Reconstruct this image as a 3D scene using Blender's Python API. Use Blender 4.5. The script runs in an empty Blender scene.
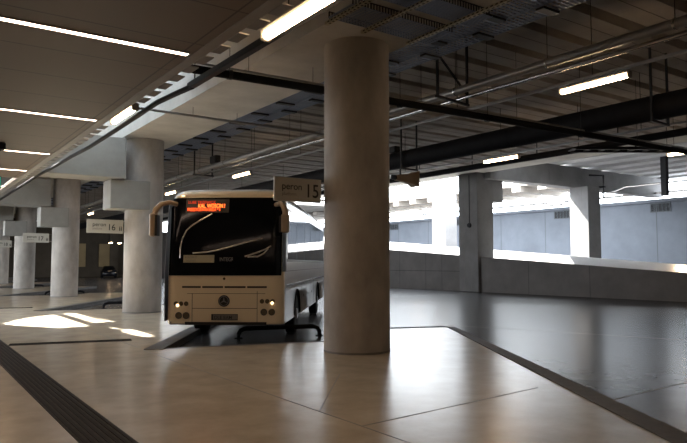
import bpy, math, random
from mathutils import Vector, Matrix
random.seed(7)
C = bpy.context.scene.collection
PI = math.pi
R = math.radians

# ------------------------------------------------------------------ materials
def _nt(name):
    m = bpy.data.materials.new(name); m.use_nodes = True
    nt = m.node_tree; b = nt.nodes['Principled BSDF']
    return m, nt, b

def mat(name, col, rough=0.6, metal=0.0, var=0.0, scale=3.0, bump=0.0, spec=0.5, rvar=0.0, detail=6.0, stretch=(1, 1, 1)):
    m, nt, b = _nt(name)
    b.inputs['Base Color'].default_value = (*col, 1)
    b.inputs['Roughness'].default_value = rough
    b.inputs['Metallic'].default_value = metal
    b.inputs['Specular IOR Level'].default_value = spec
    if var or bump or rvar:
        tc = nt.nodes.new('ShaderNodeTexCoord')
        mp = nt.nodes.new('ShaderNodeMapping'); mp.inputs['Scale'].default_value = stretch
        nt.links.new(tc.outputs['Object'], mp.inputs['Vector'])
        n = nt.nodes.new('ShaderNodeTexNoise')
        n.inputs['Scale'].default_value = scale; n.inputs['Detail'].default_value = detail
        n.inputs['Roughness'].default_value = 0.62
        nt.links.new(mp.outputs['Vector'], n.inputs['Vector'])
        if var:
            rp = nt.nodes.new('ShaderNodeValToRGB')
            rp.color_ramp.elements[0].position = 0.3; rp.color_ramp.elements[1].position = 0.72
            rp.color_ramp.elements[0].color = (*[c * (1 - var) for c in col], 1)
            rp.color_ramp.elements[1].color = (*[min(1, c * (1 + var)) for c in col], 1)
            nt.links.new(n.outputs['Fac'], rp.inputs['Fac'])
            nt.links.new(rp.outputs['Color'], b.inputs['Base Color'])
        if rvar:
            mr = nt.nodes.new('ShaderNodeMapRange')
            mr.inputs['From Min'].default_value = 0.3; mr.inputs['From Max'].default_value = 0.7
            mr.inputs['To Min'].default_value = max(0.02, rough - rvar); mr.inputs['To Max'].default_value = rough + rvar
            nt.links.new(n.outputs['Fac'], mr.inputs['Value'])
            nt.links.new(mr.outputs['Result'], b.inputs['Roughness'])
        if bump:
            bp = nt.nodes.new('ShaderNodeBump'); bp.inputs['Strength'].default_value = bump
            bp.inputs['Distance'].default_value = 0.02
            nt.links.new(n.outputs['Fac'], bp.inputs['Height'])
            nt.links.new(bp.outputs['Normal'], b.inputs['Normal'])
    return m

def emit(name, col, strength):
    m, nt, b = _nt(name)
    b.inputs['Base Color'].default_value = (*[min(1, c) for c in col], 1)
    b.inputs['Emission Color'].default_value = (*col, 1)
    b.inputs['Emission Strength'].default_value = strength
    return m

def panel_mat(name, col, px, py, seam):
    """perforated sheet ceiling: seams every px along Y and py along X, with fine perforation tone"""
    m, nt, b = _nt(name)
    L = nt.links.new; N = nt.nodes.new
    tc = N('ShaderNodeTexCoord'); sp = N('ShaderNodeSeparateXYZ'); L(tc.outputs['Object'], sp.inputs[0])
    def seam_of(sock, period, width):
        d = N('ShaderNodeMath'); d.operation = 'DIVIDE'; d.inputs[1].default_value = period; L(sock, d.inputs[0])
        f = N('ShaderNodeMath'); f.operation = 'FRACT'; L(d.outputs[0], f.inputs[0])
        g = N('ShaderNodeMath'); g.operation = 'LESS_THAN'; g.inputs[1].default_value = width / period; L(f.outputs[0], g.inputs[0])
        return g.outputs[0]
    a = seam_of(sp.outputs['Y'], px, seam); c = seam_of(sp.outputs['X'], py, seam)
    mx = N('ShaderNodeMath'); mx.operation = 'MAXIMUM'; L(a, mx.inputs[0]); L(c, mx.inputs[1])
    v = N('ShaderNodeTexVoronoi'); v.inputs['Scale'].default_value = 28; v.inputs['Randomness'].default_value = 0.0
    L(tc.outputs['Object'], v.inputs['Vector'])
    lt = N('ShaderNodeMath'); lt.operation = 'LESS_THAN'; lt.inputs[1].default_value = 0.28; L(v.outputs['Distance'], lt.inputs[0])
    mix = N('ShaderNodeMix'); mix.data_type = 'RGBA'
    mix.inputs[6].default_value = (*col, 1); mix.inputs[7].default_value = (*[x * 0.72 for x in col], 1); L(lt.outputs[0], mix.inputs[0])
    mix2 = N('ShaderNodeMix'); mix2.data_type = 'RGBA'
    L(mix.outputs[2], mix2.inputs[6]); mix2.inputs[7].default_value = (*[x * 0.35 for x in col], 1); L(mx.outputs[0], mix2.inputs[0])
    L(mix2.outputs[2], b.inputs['Base Color'])
    b.inputs['Roughness'].default_value = 0.55
    return m

M = {}
M['floor'] = mat('polished_platform_concrete', (0.47, 0.405, 0.31), 0.25, 0, 0.17, 1.7, 0.0, 0.55, 0.0, 9)
M['road'] = mat('polished_road_concrete', (0.085, 0.085, 0.09), 0.24, 0, 0.25, 1.4, 0.0, 0.05, 0.0, 9)
M['joint'] = mat('floor_joint_filler', (0.17, 0.155, 0.13), 0.6)
M['kerb'] = mat('dark_kerb_stone', (0.085, 0.078, 0.072), 0.7, 0, 0.25, 6, 0.1)
M['kerbface'] = mat('kerb_concrete', (0.22, 0.21, 0.2), 0.8, 0, 0.2, 4, 0.1)
M['tactile'] = mat('dark_ribbed_tactile', (0.045, 0.038, 0.031), 0.8, 0, 0.25, 9, 0, 0.15)
M['tactile2'] = mat('tactile_rib_dark', (0.028, 0.024, 0.02), 0.8, spec=0.15)
M['concrete'] = mat('fair_faced_concrete', (0.42, 0.39, 0.355), 0.8, 0, 0.26, 1.5, 0.08, 0.3, 0, 10, (1, 1, 0.5))
M['concrete2'] = mat('beam_concrete', (0.50, 0.475, 0.43), 0.8, 0, 0.16, 0.9, 0.1, 0.3, 0, 9)
M['concrete4'] = mat('grey_pillar_concrete', (0.235, 0.23, 0.23), 0.8, 0, 0.16, 0.9, 0.08, 0.3, 0, 9)
M['concrete5'] = mat('bracket_concrete', (0.31, 0.30, 0.275), 0.8, 0, 0.16, 0.9, 0.08, 0.3, 0, 9)
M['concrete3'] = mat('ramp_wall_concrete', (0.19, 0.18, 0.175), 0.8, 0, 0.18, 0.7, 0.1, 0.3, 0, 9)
M['farwall'] = mat('pale_grey_blue_concrete', (0.145, 0.162, 0.19), 0.8, 0, 0.16, 0.35, 0.05, 0.3, 0, 8)
M['slab'] = mat('ribbed_slab_concrete', (0.38, 0.345, 0.305), 0.85, 0, 0.2, 0.7, 0.1, 0.2, 0, 8)
M['shade_seam'] = mat('shaded_recess_and_seam', (0.10, 0.097, 0.095), 0.9, 0, 0.2, 0.7)  # shade between ribs put into the colour; also used for seams
M['panel'] = panel_mat('perforated_ceiling_sheet', (0.17, 0.130, 0.098), 1.16, 2.72, 0.022)
M['edge'] = mat('ceiling_edge_sheet', (0.30, 0.28, 0.25), 0.5, 0, 0.08, 3)
M['white_plate'] = mat('pale_edge_plate', (0.24, 0.225, 0.205), 0.5)
M['darksteel'] = mat('dark_painted_steel', (0.014, 0.015, 0.018), 0.5, 0.2)
M['black'] = mat('matt_black_rubber', (0.010, 0.010, 0.011), 0.75, spec=0.12)
M['galv'] = mat('galvanised_steel', (0.55, 0.54, 0.53), 0.22, 0.95, 0.08, 6)
M['galvpipe'] = mat('grey_insulated_pipe', (0.30, 0.29, 0.28), 0.38, 0.4, 0.12, 4)
M['steelblue'] = mat('zinc_mesh_steel', (0.26, 0.31, 0.42), 0.45, 0.5)
M['zincy'] = mat('perforated_zinc_channel', (0.42, 0.37, 0.26), 0.45, 0.7)
M['holes'] = mat('channel_slot_shadow', (0.03, 0.027, 0.022), 0.9)
M['duct'] = mat('black_duct_insulation', (0.009, 0.009, 0.011), 0.7, 0, 0.2, 3, 0, 0.2)
M['tube'] = emit('fluorescent_tube', (1.0, 0.68, 0.40), 20)
M['led'] = emit('white_light_strip', (1.0, 0.74, 0.58), 8)
M['lampbody'] = mat('lamp_housing_grey', (0.38, 0.36, 0.33), 0.5)
M['sign'] = mat('sign_panel_grey', (0.50, 0.48, 0.42), 0.5)
M['signtext'] = mat('sign_lettering_dark', (0.028, 0.028, 0.03), 0.6)
M['signtext2'] = mat('sign_lettering_grey', (0.22, 0.2, 0.17), 0.6)
M['paint'] = mat('cream_bus_paint', (0.72, 0.62, 0.45), 0.28, 0, 0, 1, 0, 0.5)
M['silver'] = mat('silver_bus_paint', (0.66, 0.68, 0.72), 0.25, 0.0)
M['glass'] = mat('dark_tinted_glass', (0.004, 0.005, 0.007), 0.10, 0, 0, 1, 0, 0.22)
M['sideglass'] = mat('tinted_side_glass', (0.05, 0.06, 0.075), 0.05, 0, 0, 1, 0, 0.9)
M['trim'] = mat('black_bus_trim', (0.015, 0.015, 0.016), 0.45)
M['chrome'] = mat('chrome', (0.7, 0.7, 0.7), 0.15, 1.0)
M['lens'] = mat('lamp_lens_grey', (0.17, 0.14, 0.10), 0.12, 0.4)
M['headlamp'] = emit('lit_side_light', (1.0, 0.66, 0.36), 1.6)
M['redled'] = emit('red_led_text', (1.0, 0.07, 0.012), 2.2)
M['redled2'] = emit('dim_red_led_text', (0.8, 0.04, 0.01), 0.35)
M['orangeled'] = emit('orange_led_text', (1.0, 0.13, 0.02), 2.6)
M['wiper'] = mat('pale_wiper_arm', (0.62, 0.58, 0.53), 0.25, 0.5)
M['card'] = mat('route_card', (0.36, 0.34, 0.25), 0.7)
M['plate'] = mat('number_plate_grey', (0.17, 0.165, 0.16), 0.5)
M['rim'] = mat('wheel_rim_grey', (0.26, 0.26, 0.27), 0.4, 0.6)
M['tan'] = mat('tan_plastic', (0.38, 0.29, 0.19), 0.45)
M['horn'] = mat('tan_horn', (0.34, 0.25, 0.17), 0.6)
M['green'] = emit('green_exit_sign', (0.05, 0.55, 0.34), 0.9)
M['white'] = emit('white_pictogram', (0.9, 1.0, 0.95), 1.0)
M['carpaint'] = mat('dark_car_paint', (0.012, 0.013, 0.017), 0.25, 0.3)
M['backwall'] = mat('brown_back_wall', (0.10, 0.08, 0.058), 0.9, 0, 0.25, 0.4)
M['lamplit'] = mat('painted_lamplight_ochre', (0.38, 0.28, 0.15), 0.85, 0, 0.2, 0.5)  # warm lamplight put into the colour
M['vent'] = mat('vent_grille_grey', (0.075, 0.085, 0.095), 0.6)
M['cable'] = mat('black_cable', (0.018, 0.017, 0.017), 0.7)
M['hall'] = mat('hall_wall_plaster', (0.30, 0.27, 0.235), 0.85)
M['ramp'] = mat('ramp_deck_concrete', (0.42, 0.42, 0.42), 0.8, 0, 0.15, 0.6)
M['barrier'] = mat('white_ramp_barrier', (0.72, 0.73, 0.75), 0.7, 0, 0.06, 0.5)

_m, _n, _b = _nt('added_opal_pane')
_t = _n.nodes.new('ShaderNodeBsdfTranslucent'); _t.inputs['Color'].default_value = (0.37, 0.40, 0.43, 1)
_n.links.new(_t.outputs[0], _n.nodes['Material Output'].inputs['Surface'])
M['opal'] = _m

# ------------------------------------------------------------------ mesh builder
SPLIT = {'pictogram', 'hanger', 'clamp', 'joint_ring', 'side_rail', 'rung', 'bracket'}
class MB:
    def __init__(s): s.v, s.f, s.m, s.sm = [], [], [], []
    def add(s, vs, fs, mi=0, smooth=False):
        o = len(s.v); s.v += [tuple(v) for v in vs]
        for f in fs:
            s.f.append([i + o for i in f]); s.m.append(mi); s.sm.append(smooth)
        return s
    def box(s, x0, x1, y0, y1, z0, z1, mi=0):
        vs = [(x, y, z) for z in (z0, z1) for y in (y0, y1) for x in (x0, x1)]
        return s.add(vs, [(0, 2, 3, 1), (4, 5, 7, 6), (0, 1, 5, 4), (2, 6, 7, 3), (0, 4, 6, 2), (1, 3, 7, 5)], mi)
    def bevbox(s, x0, x1, y0, y1, z0, z1, b, mi=0):
        """box with chamfered edges"""
        P = []
        for z, i in ((z0, b), (z0 + b, 0), (z1 - b, 0), (z1, b)):
            a0, a1, c0, c1 = x0 + i, x1 - i, y0 + i, y1 - i
            bb = b
            P.append([(a0 + bb, c0, z), (a1 - bb, c0, z), (a1, c0 + bb, z), (a1, c1 - bb, z), (a1 - bb, c1, z), (a0 + bb, c1, z), (a0, c1 - bb, z), (a0, c0 + bb, z)])
        return s.loft(P, mi, smooth=False)
    def prism(s, poly, z0, z1, mi=0, mside=None):
        n = len(poly); vs = [(x, y, z0) for x, y in poly] + [(x, y, z1) for x, y in poly]
        s.add(vs, [list(range(n))[::-1], [i + n for i in range(n)]], mi)
        return s.add(vs, [(i, (i + 1) % n, (i + 1) % n + n, i + n) for i in range(n)], mi if mside is None else mside)
    def loft(s, rings, mi=0, caps=True, smooth=True, closed=True):
        n = len(rings[0]); vs = [p for r in rings for p in r]; fs = []
        for k in range(len(rings) - 1):
            for i in range(n if closed else n - 1):
                j = (i + 1) % n
                fs.append((k * n + i, k * n + j, (k + 1) * n + j, (k + 1) * n + i))
        s.add(vs, fs, mi, smooth)
        if caps:
            s.add(rings[0], [list(range(n))[::-1]], mi); s.add(rings[-1], [list(range(n))], mi)
        return s
    def tube(s, pts, r, n=8, mi=0, caps=True):
        pts = [Vector(p) for p in pts]; rings = []
        rr = r if isinstance(r, (list, tuple)) else [r] * len(pts)
        for i, p in enumerate(pts):
            t = (pts[min(i + 1, len(pts) - 1)] - pts[max(i - 1, 0)]).normalized()
            u = t.cross(Vector((0, 0, 1)))
            if u.length < 1e-3: u = t.cross(Vector((0, 1, 0)))
            u.normalize(); w = u.cross(t)
            rings.append([p + (u * math.cos(a) + w * math.sin(a)) * rr[i] for a in (2 * PI * k / n for k in range(n))])
        return s.loft(rings, mi, caps, n > 5)
    def bar(s, a, b, w, h, mi=0):
        """rectangular bar from a to b, w across (horizontal), h high"""
        a, b = Vector(a), Vector(b); t = (b - a).normalized()
        u = t.cross(Vector((0, 0, 1)))
        if u.length < 1e-3: u = Vector((1, 0, 0))
        u.normalize(); v = u.cross(t)
        rings = [[p + u * i * w / 2 + v * j * h / 2 for i, j in ((-1, -1), (1, -1), (1, 1), (-1, 1))] for p in (a, b)]
        return s.loft(rings, mi, True, False)
    def lathe(s, prof, n=24, c=(0, 0, 0), axis='Z', mi=0, caps=True):
        rings = []
        for r, h in prof:
            ring = []
            for k in range(n):
                a = 2 * PI * k / n; p, q = r * math.cos(a), r * math.sin(a)
                if axis == 'Z': w = (p, q, h)
                elif axis == 'X': w = (h, p, q)
                else: w = (q, h, p)
                ring.append((w[0] + c[0], w[1] + c[1], w[2] + c[2]))
            rings.append(ring)
        return s.loft(rings, mi, caps, True)
    def pieces(s):
        par = list(range(len(s.v)))
        def fd(i):
            while par[i] != i: par[i] = par[par[i]]; i = par[i]
            return i
        for f in s.f:
            for i in f[1:]: par[fd(i)] = fd(f[0])
        out = {}
        for f, m, sm in zip(s.f, s.m, s.sm): out.setdefault(fd(f[0]), []).append((f, m, sm))
        res = []
        for fs in out.values():
            q = MB(); mp = {}
            for f, m, sm in fs:
                for i in f:
                    if i not in mp: mp[i] = len(q.v); q.v.append(s.v[i])
                q.f.append([mp[i] for i in f]); q.m.append(m); q.sm.append(sm)
            res.append(q)
        return res
    def build(s, name, mats, parent=None, loc=None, rotz=None, recalc=True):
        if name in SPLIT and parent is not None and len(s.pieces()) > 1:
            return [q.build(name, mats, parent, loc, rotz, recalc) for q in s.pieces()][0]
        me = bpy.data.meshes.new(name); me.from_pydata(s.v, [], s.f)
        ms = mats if isinstance(mats, (list, tuple)) else [mats]
        for m in ms: me.materials.append(M[m] if isinstance(m, str) else m)
        for p, i, sm in zip(me.polygons, s.m, s.sm): p.material_index = i; p.use_smooth = sm
        if recalc:
            import bmesh
            bm = bmesh.new(); bm.from_mesh(me); bmesh.ops.recalc_face_normals(bm, faces=bm.faces); bm.to_mesh(me); bm.free()
        if any(s.sm):
            try: me.set_sharp_from_angle(angle=R(40))
            except Exception: pass
        me.update()
        o = bpy.data.objects.new(name, me); C.objects.link(o)
        if parent: o.parent = parent
        if loc: o.location = loc
        if rotz is not None: o.rotation_euler = (0, 0, rotz)
        return o

def tag(o, label=None, cat=None, group=None, kind=None):
    if label: o['label'] = label
    if cat: o['category'] = cat
    if group: o['group'] = group
    if kind: o['kind'] = kind
    return o
def thing(name, label, cat, loc=(0, 0, 0), rotz=0, group=None, kind=None):
    o = bpy.data.objects.new(name, None); C.objects.link(o); o.empty_display_size = 0.1
    o.location = loc; o.rotation_euler = (0, 0, rotz)
    return tag(o, label, cat, group, kind)
def struct(o, label=None, cat=None):
    o['kind'] = 'structure'
    if label: o['label'] = label
    if cat: o['category'] = cat
    return o
def copy_thing(root, loc, label, rotz=None):
    r = root.copy(); C.objects.link(r); r.location = loc; r['label'] = label
    if rotz is not None: r.rotation_euler = (0, 0, rotz)
    for ch in list(root.children):
        c = ch.copy(); C.objects.link(c); c.parent = r
        for g in list(ch.children):
            d = g.copy(); C.objects.link(d); d.parent = c
    return r

def text_obj(name, s, size, m, parent, loc, rot, depth=0.002, align='LEFT', xs=1.0, fat=True):
    cu = bpy.data.curves.new(name, 'FONT'); cu.body = s; cu.size = size; cu.extrude = depth; cu.align_x = align; cu.offset = 0.006 * size if fat else 0.0
    t = bpy.data.objects.new(name, cu); C.objects.link(t)
    dg = bpy.context.evaluated_depsgraph_get()
    me = bpy.data.meshes.new_from_object(t.evaluated_get(dg)); me.name = name
    C.objects.unlink(t); bpy.data.objects.remove(t)
    me.materials.clear(); me.materials.append(M[m])
    o = bpy.data.objects.new(name, me); C.objects.link(o)
    o.parent = parent; o.location = loc; o.rotation_euler = rot; o.scale = (xs, 1, 1)
    return o

# ------------------------------------------------------------------ light from the sky and sun
SUN = Vector((0.25, -0.60, -0.76)).normalized()
sd = bpy.data.lights.new('sun', 'SUN'); sd.energy = 24; sd.angle = R(1.2); sd.color = (1.0, 0.95, 0.87)
so = bpy.data.objects.new('sun', sd); C.objects.link(so); so.location = (20, 40, 40)
so.rotation_euler = SUN.to_track_quat('-Z', 'Y').to_euler()
w = bpy.data.worlds.new('sky'); bpy.context.scene.world = w; w.use_nodes = True
wn = w.node_tree; bg = wn.nodes['Background']
bg.inputs['Color'].default_value = (0.86, 0.93, 1.0, 1); bg.inputs['Strength'].default_value = 6.0

# light-sampling portals in the ramp roof opening and the added side opening (they emit nothing themselves)
def portal(loc, rot, sx, sy):
    l = bpy.data.lights.new('sky_portal', 'AREA'); l.shape = 'RECTANGLE'; l.size = sx; l.size_y = sy; l.cycles.is_portal = True
    o = bpy.data.objects.new('sky_portal', l); C.objects.link(o); o.location = loc; o.rotation_euler = rot
portal((-9, 45.5, 2.35), (0, R(-90), 0), 3.5, 41)
portal((37.7, 46, 8.5), (0, 0, 0), 14.6, 35)

# ------------------------------------------------------------------ ground: road and saw-tooth platform
RZ = -0.13
struct(MB().box(-12, 56, -13, 98, RZ - 0.3, RZ).build('road', 'road'), 'smooth grey concrete bus road beyond the platform edge', 'road')
STEP = 12.2
pts = []
kerb_segs = []
for k in range(-2, 7):
    o = k * STEP
    a, b, c_, d_ = (3.93, 0.17 + o), (7.50, -0.77 + o), (8.80, 1.10 + o), (11.80, 0.07 + o)
    # tooth k: bay front a->b, left edge b->c, far end c->d, then right edge d->next a
    pts += [a, b, c_, d_]
    kerb_segs.append((d_, (3.93, 0.17 + o)))
# the right edge of one tooth runs back down to the bay front of the nearer bay
seq = []
for k in range(-1, 7):
    o = k * STEP
    seq += [(3.93, 0.17 + o), (7.50, -0.77 + o), (8.80, 1.10 + o), (11.80, 0.07 + o)]
# order along the edge, near to far: d(k) -> a(k) is the diagonal because tooth k's tip lies beyond bay k
edge = []
for k in range(0, 7):
    o = k * STEP
    # bay k: diagonal from tip of tooth in front of it
    edge += [(3.93, 0.17 + o), (11.80, 12.27 + o), (8.80, 13.30 + o), (7.50, 11.43 + o)]
poly = [(-12, -13), (12, -13), (12.0, -0.2), (8.8, 1.1), (7.5, -0.77)] + edge + [(3.93, 0.17 + 7 * STEP), (4.1, 97), (-12, 97)]
fl = MB().prism(poly, RZ, 0.0, 0, 1)
struct(fl.build('floor', ['floor', 'kerbface']), 'polished pale concrete platform floor with saw-tooth edge', 'floor')
# dark joint lines cut in the concrete
jn = MB()
for a, b in (((3.9, 12.3), (3.95, 2.0)), ((5.49, 8.0), (3.94, 6.15)), ((3.95, 5.34), (7.05, 5.63)), ((3.9, 24.4), (3.95, 12.6)), ((6.87, 20.2), (3.94, 18.3))):
    jn.bar((*a, 0.001), (*b, 0.001), 0.016, 0.003)
for a, b in (((7.45, 4.97), (16, 5.3)), ((13, 14), (16, 5.3)), ((16, 5.3), (29, 6.2)), ((12, 26.5), (29, 27.0))):
    jn.bar((*a, RZ + 0.001), (*b, RZ + 0.001), 0.02, 0.003)
struct(jn.build('trim_1', 'joint'), 'thin dark sawn joints in the concrete floor', 'floor joint')
# dark kerb stones along every diagonal bay edge
for k in range(0, 6):
    o = k * STEP
    a, b = Vector((3.93, 0.17 + o)), Vector((11.80, 12.27 + o))
    t = (b - a).normalized(); n = Vector((t.y, -t.x))
    q = [a, b, b + n * 0.20, a + n * 0.36]
    kb = MB().prism([tuple(p) for p in q], RZ, 0.012)
    e1, e2 = Vector((11.80, 12.27 + o)), Vector((8.80, 13.30 + o))
    tt = (e2 - e1).normalized(); nn = Vector((tt.y, -tt.x))
    kb.prism([tuple(p) for p in (e1, e2, e2 + nn * 0.2, e1 + nn * 0.2)], RZ, 0.010)
    f1, f2 = Vector((4.33, 0.05 + o)), Vector((7.5, -0.77 + o))
    nn = Vector((0.28, 0.96))
    kb.prism([tuple(p) for p in (f1, f2, f2 + nn * 0.12, f1 + nn * 0.12)], RZ, 0.004)
    struct(kb.build('kerb', 'kerb'), 'dark kerb stones edging a bus bay', 'kerb')
# tactile guide strip
ts = MB().box(1.43, 1.88, -12, 60, 0, 0.006, 0)
for i in range(7):
    x = 1.46 + i * 0.062
    ts.box(x, x + 0.03, -12, 60, 0.006, 0.012, 1)
tag(ts.build('tactile_strip', ['tactile', 'tactile2']), 'dark ribbed tactile strip running along the platform floor', 'tactile paving')
for k, lab in ((0, 'short dark cross strip from tactile paving toward bay of the bus'), (1, 'short dark cross strip beyond the sunlit patch on the floor')):
    o = 12.4 * k
    cs = MB()
    a, b = Vector((1.88, 14.50 + o)), Vector((4.17, 13.95 + o)); n = Vector((0.23, 0.97))
    cs.prism([tuple(p) for p in (a, b, b + n * 0.33, a + n * 0.33)], 0, 0.008)
    for i in range(4):
        cs.prism([tuple(p) for p in (a + n * (0.04 + i * 0.07), b + n * (0.04 + i * 0.07), b + n * (0.07 + i * 0.07), a + n * (0.07 + i * 0.07))], 0.008, 0.013, 1)
    tag(cs.build('tactile_cross_strip', ['tactile', 'tactile2']), lab, 'tactile paving', 'tactile cross strips')

# ------------------------------------------------------------------ shell walls
lw = MB().box(-9.3, -9, -13, 25, 0, 9).box(-9.3, -9, 66, 97, 0, 9).box(-9.3, -9, 25, 66, 0, 0.6).box(-9.3, -9, 25, 66, 4.1, 9)  # unseen side opening added to bring daylight onto the platform floor
for i in range(10): lw.box(-9.25, -9.05, 27 + i * 4, 27.12 + i * 4, 0.6, 4.1, 1)
struct(lw.build('wall_left', ['hall', 'darksteel']))
struct(MB().box(-9.3, 56, -13.3, -13, RZ, 9).build('wall_front', 'hall'))
bw = MB().box(-9, 30, 90, 90.4, RZ, 9)
for x in (6, 12, 17.4, 23.6, 27.5): bw.box(x, x + 1.1, 89.5, 90, RZ, 7.3)
struct(bw.build('wall_back', 'backwall'))
for x, lab in ((19.0, 'lamplight painted ochre on far back wall, left patch'), (22.2, 'lamplight painted ochre on far back wall, right patch')):
    struct(MB().bevbox(x, x + 1.5, 89.7, 89.98, 1.2, 4.3, 0.03).build('lamplit_wall_patch', 'lamplit'), lab, 'lit wall patch')  # ochre block stands in for warm lamplight on the wall
# far wall behind the ramp: tall concrete panels, ledge on top
fw = MB().box(50, 50.6, -13, 97, RZ, 6.65)
for i in range(20):
    y = -10 + i * 5.4
    fw.box(49.985, 50.0, y, y + 0.06, RZ, 6.65, 1)
fw.box(49.7, 50.6, -13, 97, 6.55, 6.8, 0)
fw.box(50.6, 51, -13, 23.5, 6.8, 8.6, 0)
struct(fw.build('wall_right', ['farwall', 'vent']), 'pale blue-grey concrete wall far behind the ramp', 'wall')
struct(MB().box(56, 56.3, -13, 97, RZ, 3).build('wall_right_outer', 'farwall'))

# ------------------------------------------------------------------ suspended ceiling over the platform
PATCH = [(2.35, 19.9), (2.75, 18.9), (3.0, 18.6), (3.45, 17.75), (4.21, 17.9), (4.21, 22.9), (3.4, 21.9), (2.75, 20.9)]
def up_sun(p, z): return (p[0] - SUN.x * z / -SUN.z, p[1] - SUN.y * z / -SUN.z)
HOLE = [up_sun(p, 4.2) for p in PATCH]  # hole added and shaped to drop the sun patch on the floor
def with_hole(mb, x0, x1, y0, y1, z0, z1, hole, mi=0):
    """rectangular slab with a hole added to let the sun patch through, bounded by the hole's bounding rows"""
    ys = sorted(set([p[1] for p in hole]))
    mb.box(x0, x1, y0, ys[0], z0, z1, mi); mb.box(x0, x1, ys[-1], y1, z0, z1, mi)
    def span(y):
        xs = []
        n = len(hole)
        for i in range(n):
            (ax, ay), (bx, by) = hole[i], hole[(i + 1) % n]
            if ay == by:
                if ay == y: xs += [ax, bx]
                continue
            if min(ay, by) - 1e-9 <= y <= max(ay, by) + 1e-9:
                xs.append(ax + (bx - ax) * (y - ay) / (by - ay))
        return min(xs), max(xs)
    for a, b in zip(ys[:-1], ys[1:]):
        (l0, r0), (l1, r1) = span(a), span(b)
        mb.prism([(x0, a), (l0, a), (l1, b), (x0, b)], z0, z1, mi)
        mb.prism([(r0, a), (x1, a), (x1, b), (r1, b)], z0, z1, mi)
CZ = 4.2
cp = MB(); with_hole(cp, -9, 2.855, -13, 89, CZ, CZ + 0.08, HOLE)
struct(cp.build('ceiling', 'panel'), 'dark perforated metal ceiling above the platform', 'ceiling')
et = MB().box(2.86, 3.00, -13, 89, CZ - 0.005, CZ + 0.06, 0)
et.box(2.86, 3.12, -13, 89, CZ + 0.10, CZ + 0.14, 0)
for i in range(160):
    y = 1.0 + i * 0.485
    if 10.1 < y < 12.0: continue
    et.box(2.995, 3.12, y, y + 0.30, CZ - 0.012, CZ + 0.002, 1)
    et.box(3.02, 3.05, y + 0.12, y + 0.16, CZ, CZ + 0.12, 0)
struct(et.build('trim_2', ['edge', 'white_plate']), 'slotted pale trim along edge of the platform ceiling', 'ceiling trim')

# recessed light strips
led_y = [3.0, -1.4, 7.37, 11.76, 16.04, 19.3, 23.6, 27.9, 32.2]
led_lab = [None, None, 'longest and nearest white light strip in dark ceiling, top left', 'second white light strip from the nearest, in dark ceiling',
           'third white light strip from the nearest, in dark ceiling', 'fourth white light strip, short, above the exit sign', 'small white light strip beside green exit sign', None, None]
lt0 = None
for y, lab in zip(led_y, led_lab):
    lab = lab or 'white light strip in dark ceiling, outside the view'
    if y > 25: continue
    if lt0 is None:
        lt0 = thing('light_strip', lab, 'ceiling light', (2.80, y, CZ), 0, 'light strips in the platform ceiling')
        MB().box(-6.0, 0, -0.045, 0.045, -0.012, -0.004).build('diffuser', 'led', lt0)
        fr = MB()
        fr.box(-6.02, 0.02, -0.065, -0.047, -0.014, 0.0); fr.box(-6.02, 0.02, 0.047, 0.065, -0.014, 0.0); fr.box(0.002, 0.02, -0.047, 0.047, -0.014, 0.0)
        fr.build('frame', 'lampbody', lt0)
    else: copy_thing(lt0, (2.80, y, CZ), lab)

# exit sign and small ceiling device near the left border
ex = thing('exit_sign', 'green exit sign hung below dark ceiling at left edge', 'exit sign', (1.70, 17.6, 3.48))
MB().bevbox(-0.30, 0.30, -0.03, 0.03, 0, 0.30, 0.008).build('housing', 'darksteel', ex)
fc = MB().box(-0.28, 0.28, -0.034, -0.03, 0.02, 0.28); fc.build('face', 'green', ex)
ar = MB().prism([(0.05, 0.0), (0.2, 0.0), (0.2, 0.001), (0.05, 0.001)], 0.1, 0.1001)
ar = MB()
ar.add([(0.06, -0.036, 0.13), (0.16, -0.036, 0.13), (0.16, -0.036, 0.09), (0.25, -0.036, 0.15), (0.16, -0.036, 0.21), (0.16, -0.036, 0.17), (0.06, -0.036, 0.17)], [tuple(range(7))])
ar.add([(-0.2, -0.036, 0.06), (-0.06, -0.036, 0.06), (-0.06, -0.036, 0.24), (-0.2, -0.036, 0.24)], [(0, 1, 2, 3)])
ar.build('pictogram', 'white', ex, recalc=False)
MB().tube([(-0.2, 0, 0.3), (-0.2, 0, 0.72)], 0.008).tube([(0.2, 0, 0.3), (0.2, 0, 0.72)], 0.008).build('hanger', 'darksteel', ex)
cd = thing('ceiling_speaker', 'small dark box fixed under ceiling at left edge', 'ceiling box', (1.62, 15.2, CZ))
MB().bevbox(-0.16, 0.16, -0.14, 0.14, -0.15, 0, 0.02).build('body', 'darksteel', cd)
MB().lathe([(0.08, -0.165), (0.1, -0.15), (0.1, -0.148)], 16).build('grille', 'black', cd)

# ------------------------------------------------------------------ main beams, slab, columns
struct(MB().box(6.05, 7.98, -13, 89, 5.88, 7.3).build('beam', 'concrete2'), 'wide concrete beam running over the column row', 'beam')
UPL = [(2.35, 20.3), (2.3, 19.6), (2.4, 18.2), (2.45, 17.5), (4.60, 16.71), (4.58, 16.7), (4.45, 16.3), (4.4, 15.4), (4.6, 14.5)]
UPR = [(4.75, 14.45), (5.0, 15.3), (4.85, 16.4), (4.64, 16.72), (4.66, 16.76), (4.85, 17.6), (5.1, 18.7), (5.0, 20.8), (4.95, 22.6), (4.6, 23.2), (3.4, 22.2), (2.75, 21.2)]
UP = [up_sun(p, 7.35) for p in UPL[::-1]][::1] + [up_sun(p, 7.35) for p in UPR[::-1]][::1]
UP = [up_sun(p, 7.35) for p in (UPR + UPL)]  # matching hole in the slab, shaped for the same sun patch
us = MB()
with_hole(us, -9.3, 3.2, -13, 90, 7.35, 7.75, UP)
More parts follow.
